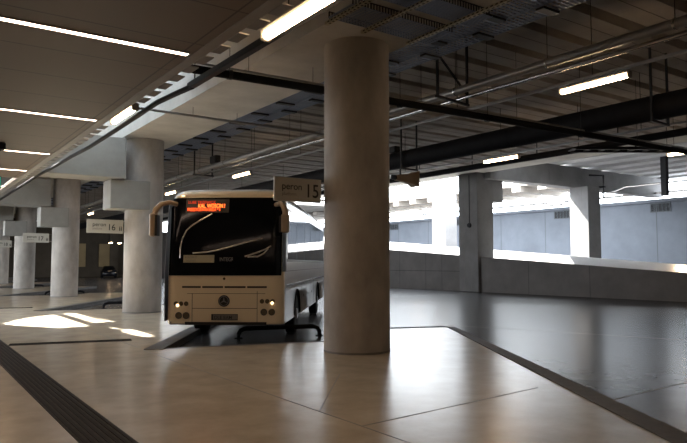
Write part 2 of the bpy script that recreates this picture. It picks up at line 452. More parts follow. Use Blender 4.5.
us.box(3.2, 6.0, -13, 15.5, 7.35, 7.75).box(3.2, 6.0, 26, 90, 7.35, 7.75).box(6.0, 8.0, -13, 90, 7.35, 7.75)
struct(us.build('ceiling_upper', 'slab'), 'concrete slab above the suspended ceiling', 'ceiling')
sk_ = MB().box(3.2, 6.0, 15.5, 26, 7.50, 7.53, 0)  # unseen panes added to spread daylight over the platform floor
for i in range(8): sk_.box(3.2, 6.0, 15.5 + i * 1.5 - 0.03, 15.5 + i * 1.5 + 0.03, 7.44, 7.50, 1)
struct(sk_.build('added_opal_panes_1', ['opal', 'darksteel']), 'added unseen opal panes lighting the platform floor', 'skylight')
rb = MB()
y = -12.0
rb.box(8.0, 30.6, -13, 90, 7.72, 7.95, 1)  # recess above the ribs painted dark as shade
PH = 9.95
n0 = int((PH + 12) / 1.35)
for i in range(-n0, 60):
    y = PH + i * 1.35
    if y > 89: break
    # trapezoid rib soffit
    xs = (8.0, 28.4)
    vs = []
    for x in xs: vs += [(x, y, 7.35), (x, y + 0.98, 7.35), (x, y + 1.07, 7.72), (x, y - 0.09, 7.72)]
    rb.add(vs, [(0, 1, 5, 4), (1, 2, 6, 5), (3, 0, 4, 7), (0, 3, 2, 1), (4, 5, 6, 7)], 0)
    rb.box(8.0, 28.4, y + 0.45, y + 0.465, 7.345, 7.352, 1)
struct(rb.build('ceiling_ribbed', ['slab', 'shade_seam']), 'ribbed concrete slab over the bus road', 'ceiling')
struct(MB().box(28.4, 30.4, -13, 89, 7.4, 8.5).build('beam_edge', 'concrete2'), 'concrete edge beam between road and ramp', 'beam')

col_pos = [(7.23, 9.96), (6.88, 21.94), (6.88, 34.4), (6.84, 46.7), (6.84, 58.9)]
col_lab = ['large round concrete column nearest the camera, right of the bus', 'round concrete column with bracket, left of the bus',
           'round concrete column behind sunlit floor patch, second left of bus', 'round concrete column third to the left of the bus', 'round concrete column cut by the left picture border']
for i, ((x, y), lab) in enumerate(zip(col_pos, col_lab)):
    r = 0.63
    t = thing('concrete_column', lab, 'column', (x, y, 0), 0, 'round platform columns', 'thing')
    cb = MB().lathe([(r, 0.0), (r, 1.5), (r, 3.0), (r, 4.5), (r, 5.875)], 64)
    cb.build('shaft', 'concrete', t)
    sk = MB().lathe([(r + 0.006, 0), (r + 0.006, 0.035)], 64); sk.build('base_joint', 'kerbface', t)
    if i > 0:
        c0 = MB().bevbox(-1.30, 0.0, -0.66, 0.28, 3.44, 4.40, 0.02); c0.build('corbel', 'concrete5', t)
beam_lab = [None, 'concrete cross beam resting on the bracket left of the bus', 'warm lit concrete cross beam on second bracket', 'distant concrete cross beam on third bracket', 'furthest concrete cross beam by the left border']
for i in (1, 2, 3, 4):
    x, y = col_pos[i]
    struct(MB().bevbox(2.9, 6.0, y - 0.85, y + 0.35, 4.42, 5.75, 0.02).build('cross_beam', 'concrete5'), beam_lab[i], 'beam')

# ------------------------------------------------------------------ ramp, pillars and the far side
def slope_z(Y, z0, y0, m): return z0 + (Y - y0) * m
def sloped(x0, x1, y0, y1, top, depth, mat_, name, n=1):
    mb = MB()
    vs = []
    for yy in (y0, y1):
        zt = top(yy); zb = depth(yy)
        vs += [(x0, yy, zb), (x1, yy, zb), (x1, yy, zt), (x0, yy, zt)]
    mb.add(vs, [(0, 1, 2, 3), (4, 7, 6, 5), (0, 4, 5, 1), (1, 5, 6, 2), (2, 6, 7, 3), (3, 7, 4, 0)])
    return mb.build(name, mat_)
top1 = lambda Y: 1.20 + (Y - 15.33) * 0.0671
deck = lambda Y: max(RZ, top1(Y) - 0.95)
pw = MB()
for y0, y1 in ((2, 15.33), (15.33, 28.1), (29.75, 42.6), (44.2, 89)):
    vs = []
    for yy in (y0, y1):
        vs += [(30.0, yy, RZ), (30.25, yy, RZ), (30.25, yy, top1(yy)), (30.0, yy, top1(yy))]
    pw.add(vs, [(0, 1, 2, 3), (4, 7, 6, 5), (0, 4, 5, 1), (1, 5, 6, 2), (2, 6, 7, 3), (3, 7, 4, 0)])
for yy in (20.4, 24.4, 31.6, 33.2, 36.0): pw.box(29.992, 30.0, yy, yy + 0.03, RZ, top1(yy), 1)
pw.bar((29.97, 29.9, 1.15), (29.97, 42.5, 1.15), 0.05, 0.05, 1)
struct(pw.build('wall_ramp', ['concrete3', 'shade_seam']), 'dark concrete parapet wall of the rising ramp', 'wall')
struct(sloped(30.25, 34, 2, 89, lambda Y: max(RZ + 0.02, top1(Y) - 0.95), lambda Y: RZ - 0.1, 'ramp', 'ramp_deck'), 'sunlit deck of the ramp', 'ramp')
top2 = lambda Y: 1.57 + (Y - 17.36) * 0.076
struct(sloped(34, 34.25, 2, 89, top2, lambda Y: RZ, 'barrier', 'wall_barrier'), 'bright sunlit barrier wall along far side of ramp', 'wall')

def pillar(x0, x1, y0, y1, z1, lab, corb=None, grp='square pillars beside the ramp'):
    cx, cy = (x0 + x1) / 2, (y0 + y1) / 2
    t = thing('square_pillar', lab, 'pillar', (cx, cy, RZ), 0, grp, 'thing')
    hx, hy = (x1 - x0) / 2, (y1 - y0) / 2
    mb = MB().bevbox(-hx, hx, -hy, hy, 0, z1 - RZ, 0.03)
    for d in (-0.25, 0.35): mb.box(-hx - 0.004, -hx, d, d + 0.03, 0.02, z1 - RZ - 0.05, 1)
    mb.build('shaft', ['concrete4', 'kerbface'], t)
    if corb: MB().bevbox(hx, hx + 0.95, -hy, hy * 0.3, corb[0] - RZ, corb[1] - RZ, 0.03).build('corbel', 'concrete4', t)
    return t
pl = pillar(29.75, 31.2, 28.1, 29.75, 7.4, 'grey square concrete pillar in front of the ramp, mid right', (5.6, 7.0))
MB().lathe([(0.14, -0.10), (0.16, -0.02), (0.16, 0)], 16, (-0.725, -0.15, 4.2), 'X').build('wall_lamp', 'darksteel', pl)
MB().tube([(-0.74, -0.15, 4.35), (-0.74, -0.15, 7.4)], 0.025).build('conduit', 'darksteel', pl)
pillar(29.75, 31.2, 42.6, 44.2, 7.4, 'grey square concrete pillar hidden behind round column', (5.6, 7.0))
pillar(38.9, 40.3, 26.45, 27.95, 7.0, 'sunlit white square pillar under end of cross beam, beyond ramp')
pillar(39.0, 40.4, 40.6, 42.3, 8.4, 'brightest white square pillar beyond ramp, left of the front pillar')
# transverse beam over the ramp
tb = MB().box(30.4, 50.6, 27.55, 28.45, 7.0, 8.45)
tb.box(36.2, 37.6, 27.5, 27.55, 7.3, 8.1)
struct(tb.build('beam_ramp', 'concrete4'), 'concrete cross beam spanning over the ramp', 'beam')
rr = MB()
rr.box(30.4, 51, -13, 28.4, 8.95, 9.2, 1)  # shade between the ramp ribs painted dark
for i in range(9):
    x = 31.6 + i * 2.35
    vs = []
    for yy in (-13, 28.4):
        vs += [(x, yy, 8.46), (x + 1.15, yy, 8.46), (x + 1.3, yy, 8.95), (x - 0.15, yy, 8.95)]
    rr.add(vs, [(0, 1, 5, 4), (1, 2, 6, 5), (3, 0, 4, 7), (0, 3, 2, 1), (4, 5, 6, 7)], 0)
struct(rr.build('ceiling_ramp', ['ramp', 'shade_seam']), 'pale ribbed slab over the ramp', 'ceiling')
rf = MB()
rf.box(45, 51.5, 28.4, 97, 8.5, 8.75, 0)
for i in range(24):
    yy = 29 + i * 2.8
    rf.box(45, 51.5, yy, yy + 0.9, 8.0, 8.5, 0)
rf.box(30.4, 51.5, 64, 97, 8.5, 8.75, 0)
struct(rf.build('roof_far', ['slab']), 'ribbed roof strip along the far wall', 'roof')

# vents in the far wall
vl = ['grey vent grille in far wall at right, over the bright barrier', 'grey vent grille in far wall under the ramp cross beam', 'grey vent grille in far wall just left of front pillar', 'grey vent grille in far wall beside round column']
v0 = None
for (y0, y1, z0, z1), lab in zip(((26.95, 28.0, 6.05, 6.53), (35.9, 37.6, 6.0, 6.5), (49.2, 50.9, 6.0, 6.5), (60.3, 61.9, 6.0, 6.5)), vl):
    if v0 is None:
        v0 = thing('vent_grille', lab, 'vent', (50, (y0 + y1) / 2, 5.75), 0, 'vents in the far wall')
        fr = MB()
        fr.box(-0.06, 0, -0.85, 0.85, 0, 0.07); fr.box(-0.06, 0, -0.85, 0.85, 0.68, 0.75); fr.box(-0.06, 0, -0.85, -0.78, 0.07, 0.68); fr.box(-0.06, 0, 0.78, 0.85, 0.07, 0.68)
        fr.build('frame', 'vent', v0)
        sl = MB()
        for i in range(8): sl.bar((-0.03, -0.78, 0.11 + i * 0.075), (-0.03, 0.78, 0.11 + i * 0.075), 0.05, 0.02)
        for i in range(4): sl.box(-0.05, -0.02, -0.5 + i * 0.33, -0.47 + i * 0.33, 0.07, 0.68)
        sl.build('grille', 'vent', v0)
        MB().box(-0.012, -0.002, -0.78, 0.78, 0.07, 0.68).build('backing', 'black', v0)
    else: copy_thing(v0, (50, (y0 + y1) / 2, 5.75), lab)
# pipework along the far side
tag(MB().tube([(49.4, -5, 7.25), (49.4, 34, 7.25), (49.4, 36, 7.25), (49.4, 36.3, 7.0), (49.4, 37.6, 7.0), (49.4, 37.9, 7.25), (49.4, 80, 7.3)], 0.09).build('wall_pipe', 'galv'),
    'thin pale pipe with a dip along top of far wall', 'pipe')
tag(MB().tube([(40.4, 4, 6.85), (40.4, 24.6, 6.85), (40.4, 25.4, 6.62), (40.4, 26.4, 6.62)], 0.06).build('ramp_pipe', 'galv'), 'thin grey conduit above the ramp at far right', 'pipe')
bp = thing('black_downpipe', 'black downpipe hanging from pale ribbed slab at far right', 'pipe', (40.2, 21.75, 6.0))
MB().box(-0.17, 0.17, -0.17, 0.17, 0, 2.95).build('pipe', 'darksteel', bp)
MB().box(-0.2, 0.2, -0.2, 0.2, 1.1, 1.2).build('clamp', 'darksteel', bp)
dp = thing('drain_pipe', 'thin dark pipe running down beam end beside bright pillar', 'pipe', (39.6, 26.4, 6.2))
MB().tube([(0.75, -0.2, 0), (0.75, -0.2, 1.6), (0.75, 0.9, 1.75)], 0.07).build('pipe', 'darksteel', dp)
MB().box(0.65, 0.85, -0.3, 0.1, 0.75, 0.85).build('clamp', 'darksteel', dp)
tag(MB().tube([(40.33, 27.0, 4.4), (40.33, 27.0, 4.1), (40.36, 26.95, 4.05)], 0.05).build('pillar_box', 'lampbody'), 'small grey lamp on side of the bright pillar at right', 'wall lamp')

# ------------------------------------------------------------------ lamps
def make_lamp(name, lab, loc, L, grp, rod=0.0, arm=False):
    t = thing(name, lab, 'lamp', loc, 0, grp)
    MB().bevbox(-0.075, 0.075, -L / 2, L / 2, 0.06, 0.12, 0.02).build('housing', 'lampbody', t)
    prof = [(0.02, -L / 2), (0.05, -L / 2 + 0.03), (0.056, -L / 2 + 0.08), (0.056, L / 2 - 0.08), (0.05, L / 2 - 0.03), (0.02, L / 2)]
    MB().lathe(prof, 14, (0, 0, 0.02), 'Y').build('tube_cover', 'tube', t)
    for s in (-1, 1): MB().bevbox(-0.07, 0.07, s * L / 2 - 0.03, s * L / 2 + 0.03, -0.04, 0.11, 0.02).build('end_cap', 'lampbody', t)
    if rod:
        for s in (-0.35, 0.35): MB().tube([(0, s * L, 0.12), (0, s * L, 0.12 + rod)], 0.008, 6).build('hanger', 'darksteel', t)
    if arm:
        for s in (-0.3, 0.3): MB().box(0.0, 0.13, s * L - 0.02, s * L + 0.02, 0.10, 0.115).build('bracket', 'lampbody', t)
    return t
G1 = 'tube lamps beside the platform ceiling'
make_lamp('tube_lamp', 'large bright tube lamp at top centre, beside the round column', (3.47, 5.85, 4.31), 1.52, G1, arm=True)
make_lamp('tube_lamp', 'lit tube lamp tucked behind edge of the platform ceiling', (3.56, 12.75, 4.56), 1.5, G1, 2.65)
make_lamp('tube_lamp', 'added lamp hidden above ceiling edge, lighting the warm cross beam', (3.7, 28.6, 4.85), 1.5, G1, 2.36)  # unseen lamp added to warm the second cross beam
G2 = 'tube lamps over the bus bays'
l2 = [(7.70, 'bright tube lamp under the grey pipes at upper right'), (16.0, None), (24.1, 'glowing tube lamp above the bus roof, left of platform 15 sign'), (32.5, 'small glowing tube lamp above left corner of the bus'),
      (41.0, None), (49.4, 'distant tube lamp above the platform 16 sign')]
for y, lab in l2:
    if lab: make_lamp('bay_lamp', lab, (12.1, y * 1.043, 5.47), 1.65, G2, 0.04)
make_lamp('bay_lamp', 'tube lamp hanging over the square pillar, below black duct', (18.0, 15.8, 5.44), 1.65, G2, 0.02)
make_lamp('bay_lamp', 'tube lamp cut by the right picture border, below crossing pipe', (23.5, 11.75, 5.68), 1.65, G2, 1.55)
for (x, y, lab) in ((20.9, 79, 'left one of two tiny far lamps at back of hall'), (22.1, 79.5, 'right one of two tiny far lamps at back of hall')):
    make_lamp('hall_lamp', lab, (x, y, 4.1), 1.6, 'tiny lamps at the back of the hall', 3.1)
make_lamp('hall_lamp', 'small far lamp glowing above the platform 17 sign', (9.66, 60.5, 4.1), 1.5, 'tiny lamps at the back of the hall', 1.8)
make_lamp('ramp_lamp', 'tube lamp at far wall seen above ramp beside round column', (46.2, 52.5, 6.95), 1.8, None, 1.0)
wl = thing('barrier_lamp', 'lit oval lamp on bright barrier at right picture border', 'lamp', (33.97, 17.55, 1.42))
MB().lathe([(0.02, -0.34), (0.1, -0.3), (0.12, -0.1), (0.12, 0.1), (0.1, 0.3), (0.02, 0.34)], 14, (-0.1, 0, 0), 'Y').build('diffuser', 'tube', wl)
MB().bevbox(-0.05, 0.02, -0.36, 0.36, -0.1, 0.1, 0.02).build('housing', 'lampbody', wl)
# lamp carrier rails
rl = thing('lamp_rail', 'dark rail beside the platform ceiling carrying the large lamp', 'rail', (3.66, 0, 4.38))
MB().box(-0.045, 0.045, 1.0, 9.5, 0, 0.09).build('channel', 'darksteel', rl)
rd = MB()
for y in (3.0, 6.4, 9.3): rd.tube([(0, y, 0.09), (0, y, 2.97)], 0.009, 6)
rd.build('hanger', 'darksteel', rl)
rl = thing('lamp_rail', 'thin grey rail above the bay lamps at upper right', 'rail', (12.1, 0, 5.63))
MB().box(-0.035, 0.035, 2.0, 60, 0, 0.06).build('channel', 'galvpipe', rl)
rd = MB()
for i in range(14): rd.tube([(0, 4 + i * 4.05, 0.06), (0, 4 + i * 4.05, 1.72)], 0.008, 6)
rd.build('hanger', 'darksteel', rl)
rl = thing('lamp_rail', 'thin rail carrying the lamp over the square pillar', 'rail', (18.0, 0, 5.58))
MB().box(-0.035, 0.035, 4, 60, 0, 0.06).build('channel', 'galvpipe', rl)
rd = MB()
for i in range(10): rd.tube([(0, 5 + i * 5.4, 0.06), (0, 5 + i * 5.4, 1.79)], 0.01, 6)
rd.build('hanger', 'darksteel', rl)
# drooping cable
cb = [(3.66, 9.4, 4.40), (3.6, 9.95, 4.40), (3.5, 10.6, 4.37), (3.5, 11.6, 4.35), (3.5, 13.0, 4.33), (3.5, 15.2, 4.31), (3.5, 17.1, 4.35), (3.5, 18.9, 4.36), (3.5, 22.1, 4.41), (3.5, 31, 4.39), (3.5, 45, 4.4)]
tag(MB().tube(cb, 0.045, 8).build('hanging_cable', 'cable'), 'thick black cable drooping along edge of the platform ceiling', 'cable')

# ------------------------------------------------------------------ pipes, ducts and trays
pa = thing('service_pipe', 'thick grey service pipe crossing the upper right ceiling', 'pipe', (11.05, 0, 5.85))
MB().tube([(0, 1.0, 0), (0, 70, 0)], 0.095, 14).build('pipe', 'galvpipe', pa)
hg = MB(); cl = MB()
for i in range(24):
    y = 3.0 + i * 2.7
    hg.tube([(0, y, 0.09), (0, y, 1.49)], 0.007, 6)
    cl.lathe([(0.105, y - 0.02), (0.105, y + 0.02)], 14, (0, 0, 0), 'Y')
hg.build('hanger', 'darksteel', pa); cl.build('clamp', 'galv', pa)
pb = thing('service_pipe', 'slimmer shiny pipe just below the thick grey pipe', 'pipe', (11.36, 0, 5.745))
MB().tube([(0, 1.0, 0), (0, 70, 0)], 0.05, 12).build('pipe', 'galv', pb)
# trapeze frames carrying the pipes
def trapeze(x0, x1, y0, y1, zb, lab, diag=True, cat='pipe hanger'):
    t = thing('pipe_hanger_frame', lab, cat, (x0, y0, zb), 0, 'steel pipe hanger frames')
    a, b = (0, 0, 0), (x1 - x0, y1 - y0, 0)
    top = 7.34 - zb
    MB().bar(a, (0, 0, top), 0.05, 0.05).build('post', 'darksteel', t)
    MB().bar(b, (b[0], b[1], top), 0.05, 0.05).build('post', 'darksteel', t)
    MB().bar((-0.08, -0.03, 0.0), (b[0] + 0.08, b[1] + 0.03, 0.0), 0.06, 0.06).build('crossbar', 'darksteel', t)
    if diag: MB().bar((0.02, 0.0, 1.05), (b[0], b[1], 0.25), 0.04, 0.04).build('brace', 'darksteel', t)
    return t
trapeze(10.45, 11.6, 11.1, 11.25, 5.63, 'dark braced steel hanger frame holding pipes right of column')
trapeze(16.1, 16.9, 9.0, 9.0, 5.38, 'dark steel hanger around black duct at right border', False)
trapeze(16.1, 16.9, 19.2, 19.2, 5.38, 'dark steel hanger around black duct beside horn loudspeaker', False)
trapeze(10.75, 11.6, 27.2, 27.2, 5.63, 'dark hanger frame holding pipes above the bus', False)
# black duct
du = thing('black_duct', 'wide black duct crossing below the ribbed ceiling on right', 'duct', (16.5, 0, 5.81))
MB().tube([(0, -2, 0), (0, 75, 0)], 0.34, 24).build('duct', 'duct', du)
rgs = MB()
for i in range(14): rgs.lathe([(0.35, 4 + i * 5 - 0.04), (0.35, 4 + i * 5 + 0.04)], 24, (0, 0, 0), 'Y')
rgs.build('joint_ring', 'duct', du)
d2 = thing('dark_pipe', 'second dark pipe running below the duct toward the pillar', 'pipe', (21.3, 0, 6.02))
MB().tube([(0, 4, 0), (0, 75, 0)], 0.13, 14).build('pipe', 'duct', d2)
hg = MB()
for i in range(18): hg.bar((0, 6 + i * 3.6, 0.1), (0, 6 + i * 3.6, 1.33), 0.03, 0.03)
hg.build('hanger', 'darksteel', d2)
# crossing pipe at right angles
cx = thing('crossing_pipe', 'black pipe crossing the whole ceiling behind round column', 'pipe', (0, 11.35, 5.33))
MB().tube([(3.9, 0.1, 0), (9.2, -0.15, 0.02), (26, -0.75, 0.0)], 0.085, 12).build('pipe', 'duct', cx)
hg = MB(); cl = MB()
for i, x in enumerate((5.2, 7.6, 9.4, 12.2, 15.9, 18.6, 21.4)):
    yy = 0.1 - (x - 3.9) * 0.0385
    hg.tube([(x, yy - 0.0, 0.08), (x, yy, (5.88 if x < 8 else 7.35) - 5.33)], 0.007, 6)
    cl.lathe([(0.1, x - 0.04), (0.1, x + 0.04)], 12, (0, yy, 0.01), 'X')
hg.build('hanger', 'darksteel', cx); cl.build('clamp', 'darksteel', cx)
c2 = thing('crossing_conduit', 'thin brown conduit running just above the black crossing pipe', 'pipe', (0, 11.55, 5.53))
MB().tube([(3.9, 0.1, 0), (26, -0.75, 0)], 0.024, 8).build('pipe', 'galvpipe', c2)
hg = MB()
for x in (5.7, 7.2, 10.2, 13.5): hg.tube([(x, 0.1 - (x - 3.9) * 0.0385, 0.02), (x, 0.1 - (x - 3.9) * 0.0385, (5.88 if x < 8 else 7.35) - 5.53)], 0.006, 6)
hg.build('hanger', 'darksteel', c2)
c3 = thing('crossing_conduit', 'thin grey conduit under pale beam soffit left of column', 'pipe', (0, 16.35, 5.62))
MB().tube([(4.4, -0.1, 0), (11.3, 0.05, 0)], 0.035, 8).build('pipe', 'galvpipe', c3)
hg = MB()
for x in (6.4, 7.7): hg.tube([(x, 0, 0.02), (x, 0, 0.26)], 0.006, 6)
hg.build('hanger', 'darksteel', c3)
# long wire cable trays beside the main beam
def mesh_tray(mb, x0, x1, y0, y1, dx, dy, h):
    n = int(round((x1 - x0) / dx))
    for i in range(n + 1):
        x = x0 + (x1 - x0) * i / n
        mb.bar((x, y0, 0), (x, y1, 0), 0.012, 0.012)
    m = int(round((y1 - y0) / dy))
    for j in range(m + 1):
        y = y0 + (y1 - y0) * j / m
        mb.bar((x0, y, 0), (x1, y, 0), 0.035, 0.012)
lt = thing('cable_tray', 'long blue-grey mesh cable tray running beside the wide beam', 'cable tray', (8.06, 0, 5.92))
m_ = MB(); mesh_tray(m_, 0, 0.5, 2, 52, 0.1, 0.095, 0.06)
m_.build('mesh', 'steelblue', lt)
MB().box(-0.012, 0, 2, 52, 0, 0.08).box(0.5, 0.512, 2, 52, 0, 0.08).build('side_rail', 'steelblue', lt)
hg = MB()
for i in range(20): hg.tube([(0.25, 3 + i * 2.5, 0), (0.25, 3 + i * 2.5, 1.43)], 0.007, 6)
for i in range(34): hg.box(0.0, 0.5, 3 + i * 1.45, 3.16 + i * 1.45, -0.05, -0.01)
hg.build('hanger', 'darksteel', lt)
lt = thing('cable_tray', 'outer blue-grey mesh cable tray, on the road side of the first', 'cable tray', (8.62, 0, 5.92))
m_ = MB(); mesh_tray(m_, 0, 0.42, 2, 52, 0.1, 0.095, 0.06)
m_.build('mesh', 'steelblue', lt)
MB().box(-0.012, 0, 2, 52, 0, 0.08).box(0.42, 0.432, 2, 52, 0, 0.08).build('side_rail', 'steelblue', lt)
hg = MB()
for i in range(20): hg.tube([(0.2, 3.6 + i * 2.5, 0), (0.2, 3.6 + i * 2.5, 1.43)], 0.007, 6)
for i in range(34): hg.box(0.0, 0.42, 3.7 + i * 1.45, 3.86 + i * 1.45, -0.05, -0.01)
hg.build('hanger', 'darksteel', lt)
# short cross trays over the beam by the nearest column
def cross_tray(y0, y1, z, lab, x0=5.75, x1=8.0):
    t = thing('cross_cable_tray', lab, 'cable tray', (0, y0, z), 0, 'mesh trays crossing above nearest column')
    mb = MB()
    n = 12
    for i in range(n + 1): mb.bar((x0, (y1 - y0) * i / n, 0), (x1, (y1 - y0) * i / n + 0.02, 0), 0.018, 0.012)
    k = int((x1 - x0) / 0.09)
    for i in range(k + 1): mb.bar((x0 + i * 0.09, 0, 0.01), (x0 + i * 0.09, y1 - y0, 0.01), 0.012, 0.012)
    mb.build('mesh', 'steelblue', t)
    sr = MB()
    for yy in (0, y1 - y0):
        k2 = int((x1 - x0) / 0.06)
        sr.bar((x0, yy, 0.1), (x1, yy, 0.1), 0.014, 0.014)
        for i in range(k2): sr.bar((x0 + i * 0.06, yy, 0), (x0 + i * 0.06, yy, 0.1), 0.02, 0.012)
    sr.build('side_rail', 'darksteel', t)
    hg = MB()
    for x in (x0 + 0.4, x1 - 0.5): hg.tube([(x, 0.2, 0), (x, 0.2, 5.88 - z)], 0.008, 6)
    hg.build('hanger', 'darksteel', t)
cross_tray(8.02, 8.70, 5.74, 'wide mesh tray crossing right above the nearest column')
cross_tray(7.15, 7.65, 5.76, 'narrow mesh tray at top border above nearest column')
def channel(x, y0, y1, z, lab):
    t = thing('perforated_channel', lab, 'steel channel', (x, y0, z), 0, 'perforated steel channels under the trays')
    mb = MB().box(-0.035, 0.035, 0, y1 - y0, 0, 0.05, 0)
    i = 0
    while i * 0.1 < y1 - y0 - 0.06:
        mb.box(-0.016, 0.016, i * 0.1 + 0.02, i * 0.1 + 0.07, -0.002, 0.0, 1)
        mb.box(-0.0375, -0.035, i * 0.1 + 0.02, i * 0.1 + 0.07, 0.015, 0.036, 1); i += 1
    mb.build('rail', ['zincy', 'holes'], t)
    MB().tube([(0, y1 - y0 - 0.1, 0.05), (0, y1 - y0 - 0.1, 5.88 - z)], 0.008, 6).tube([(0, y1 - y0 - 1.3, 0.05), (0, y1 - y0 - 1.3, 5.88 - z)], 0.008, 6).build('hanger', 'darksteel', t)
channel(5.80, 6.4, 8.86, 5.67, 'perforated steel channel left above the nearest column')
channel(6.54, 6.4, 8.84, 5.67, 'perforated steel channel centred above the nearest column')
channel(7.56, 6.4, 8.82, 5.67, 'perforated steel channel right above the nearest column')
# ladder tray pieces beside crossing pipe, far right
lad = thing('ladder_tray', 'dark ladder tray pieces under the crossing pipe, far right', 'cable tray', (21.0, 12.2, 5.72))
MB().bar((-1.5, 1.5, 0), (1.6, -0.6, 0), 0.06, 0.10).bar((-1.1, 2.0, 0), (2.0, -0.1, 0), 0.06, 0.10).build('side_rail', 'darksteel', lad)
rg = MB()
for i in range(8):
    t_ = i / 7; rg.bar((-1.5 + 3.1 * t_, 1.5 - 2.1 * t_, 0), (-1.1 + 3.1 * t_, 2.0 - 2.1 * t_, 0), 0.18, 0.03)
rg.build('rung', 'darksteel', lad)
MB().tube([(-1.2, 1.6, 0), (-1.2, 1.6, 1.63)], 0.01).tube([(1.4, -0.2, 0), (1.4, -0.2, 1.63)], 0.01).build('hanger', 'darksteel', lad)
# junction boxes
jb = thing('junction_box', 'small black box standing on thick pipe above the bus', 'junction box', (11.05, 25.6, 5.95))
MB().bevbox(-0.12, 0.12, -0.3, 0.3, 0, 0.32, 0.02).build('body', 'darksteel', jb); MB().box(-0.135, -0.12, -0.25, 0.25, 0.04, 0.28).build('lid', 'darksteel', jb)
jb = thing('junction_box', 'small black box on black duct beside round column', 'junction box', (16.5, 20.1, 6.15))
MB().bevbox(-0.14, 0.14, -0.2, 0.2, 0, 0.26, 0.02).build('body', 'darksteel', jb); MB().box(-0.155, -0.14, -0.16, 0.16, 0.03, 0.23).build('lid', 'darksteel', jb)
# horn loudspeaker
hs = thing('horn_loudspeaker', 'tan horn loudspeaker hanging under duct right of nearest column', 'loudspeaker', (16.3, 19.8, 5.1))
rings = []
for x, hy, hz in ((0.0, 0.07, 0.11), (0.25, 0.08, 0.13), (0.5, 0.11, 0.16), (0.75, 0.16, 0.21), (0.95, 0.24, 0.28), (1.03, 0.28, 0.32)):
    rings.append([(x, -hy, -hz), (x, hy, -hz), (x, hy, hz), (x, -hy, hz)])
MB().loft(rings, 0, True, False).build('bell', 'horn', hs)
MB().lathe([(0.05, -0.22), (0.10, -0.18), (0.10, 0.0)], 14, (0, 0, 0), 'X').build('driver_unit', 'darksteel', hs)
MB().bar((0.25, 0, 0.1), (0.25, 0, 0.38), 0.05, 0.05).build('bracket', 'darksteel', hs)

# ------------------------------------------------------------------ platform signs
def make_sign(x0, x1, y, z0, z1, num, lab, xr, pict=False):
    t = thing('platform_sign', lab, 'sign', (x0, y, z0), 0, 'platform number signs')
    W, Hh = x1 - x0, z1 - z0
    MB().bevbox(0, W, -0.02, 0.02, 0, Hh, 0.006).build('panel', 'sign', t)
    rot = (R(90), 0, 0)
    text_obj('lettering', 'peron', Hh * 0.40, 'signtext', t, (W * 0.15, -0.024, Hh * 0.50), rot, 0.001, 'LEFT', 1.0)['label'] = 'dark lettering reading peron'
    text_obj('lettering', 'platform', Hh * 0.2, 'signtext2', t, (W * 0.155, -0.024, Hh * 0.25), rot, 0.001, 'LEFT', 1.0)['label'] = 'small grey lettering reading platform'
    nx = 0.635 if not pict else 0.56
    text_obj('number', num, Hh * (0.80 if not pict else 0.66), 'signtext', t, (W * nx, -0.024, Hh * 0.22), rot, 0.001, 'LEFT', 0.9)['label'] = 'large dark number ' + num
    if pict:
        p = MB()
        for i in range(2):
            bx = W * (0.89 + i * 0.045)
            p.box(bx, bx + 0.03, -0.023, -0.02, Hh * 0.2, Hh * 0.42); p.lathe([(0.018, -0.023), (0.018, -0.02)], 10, (bx + 0.015, 0, Hh * 0.48), 'Y')
        p.build('pictogram', 'signtext', t)
    br = MB()
    for zz in (0.06, Hh - 0.06): br.tube([(W - 0.05, 0, zz), (xr - x0, 0, zz)], 0.018, 8)
    br.build('bracket', 'galv', t)
    return t
make_sign(5.60, 6.62, 10.3, 2.80, 3.25, '15', 'platform sign 15 on nearest round column, in front of bus', 6.75)
make_sign(5.03, 6.20, 22.0, 2.66, 3.11, '16', 'platform sign 16 on the column left of the bus', 6.26, True)
make_sign(4.93, 6.10, 34.4, 2.68, 3.13, '17', 'platform sign 17 on the second column left of bus', 6.26, True)
make_sign(4.92, 6.05, 46.7, 2.70, 3.15, '18', 'platform sign 18 at the left picture border', 6.22, True)

# ------------------------------------------------------------------ wheel-stop rails in the bays
def stop_rail(loc, lab, rot):
    t = thing('wheel_stop_rail', lab, 'wheel stop', loc, rot, 'bent tube wheel stops')
    p = [(-1.0, 0, 0.0), (-1.0, 0, 0.1), (-0.95, 0, 0.19), (-0.83, 0, 0.23), (0, 0, 0.235), (0.83, 0, 0.23), (0.95, 0, 0.19), (1.0, 0, 0.1), (1.0, 0, 0.0)]
    MB().tube(p, 0.055, 12).build('tube', 'black', t)
    for s in (-1.0, 1.0):
        MB().lathe([(0.1, 0), (0.1, 0.015)], 14, (s, 0, 0)).build('foot_plate', 'black', t)
    return t
rz = R(-17)
for k, lab in ((0, 'black bent tube rail on road in front of the bus'), (1, 'black bent tube rail in empty bay beside column left of bus'), (2, 'black bent tube rail in bay behind second column'), (3, 'black bent tube rail in the furthest visible bay')):
    stop_rail((7.68, 13.77 + k * STEP, RZ), lab, rz)

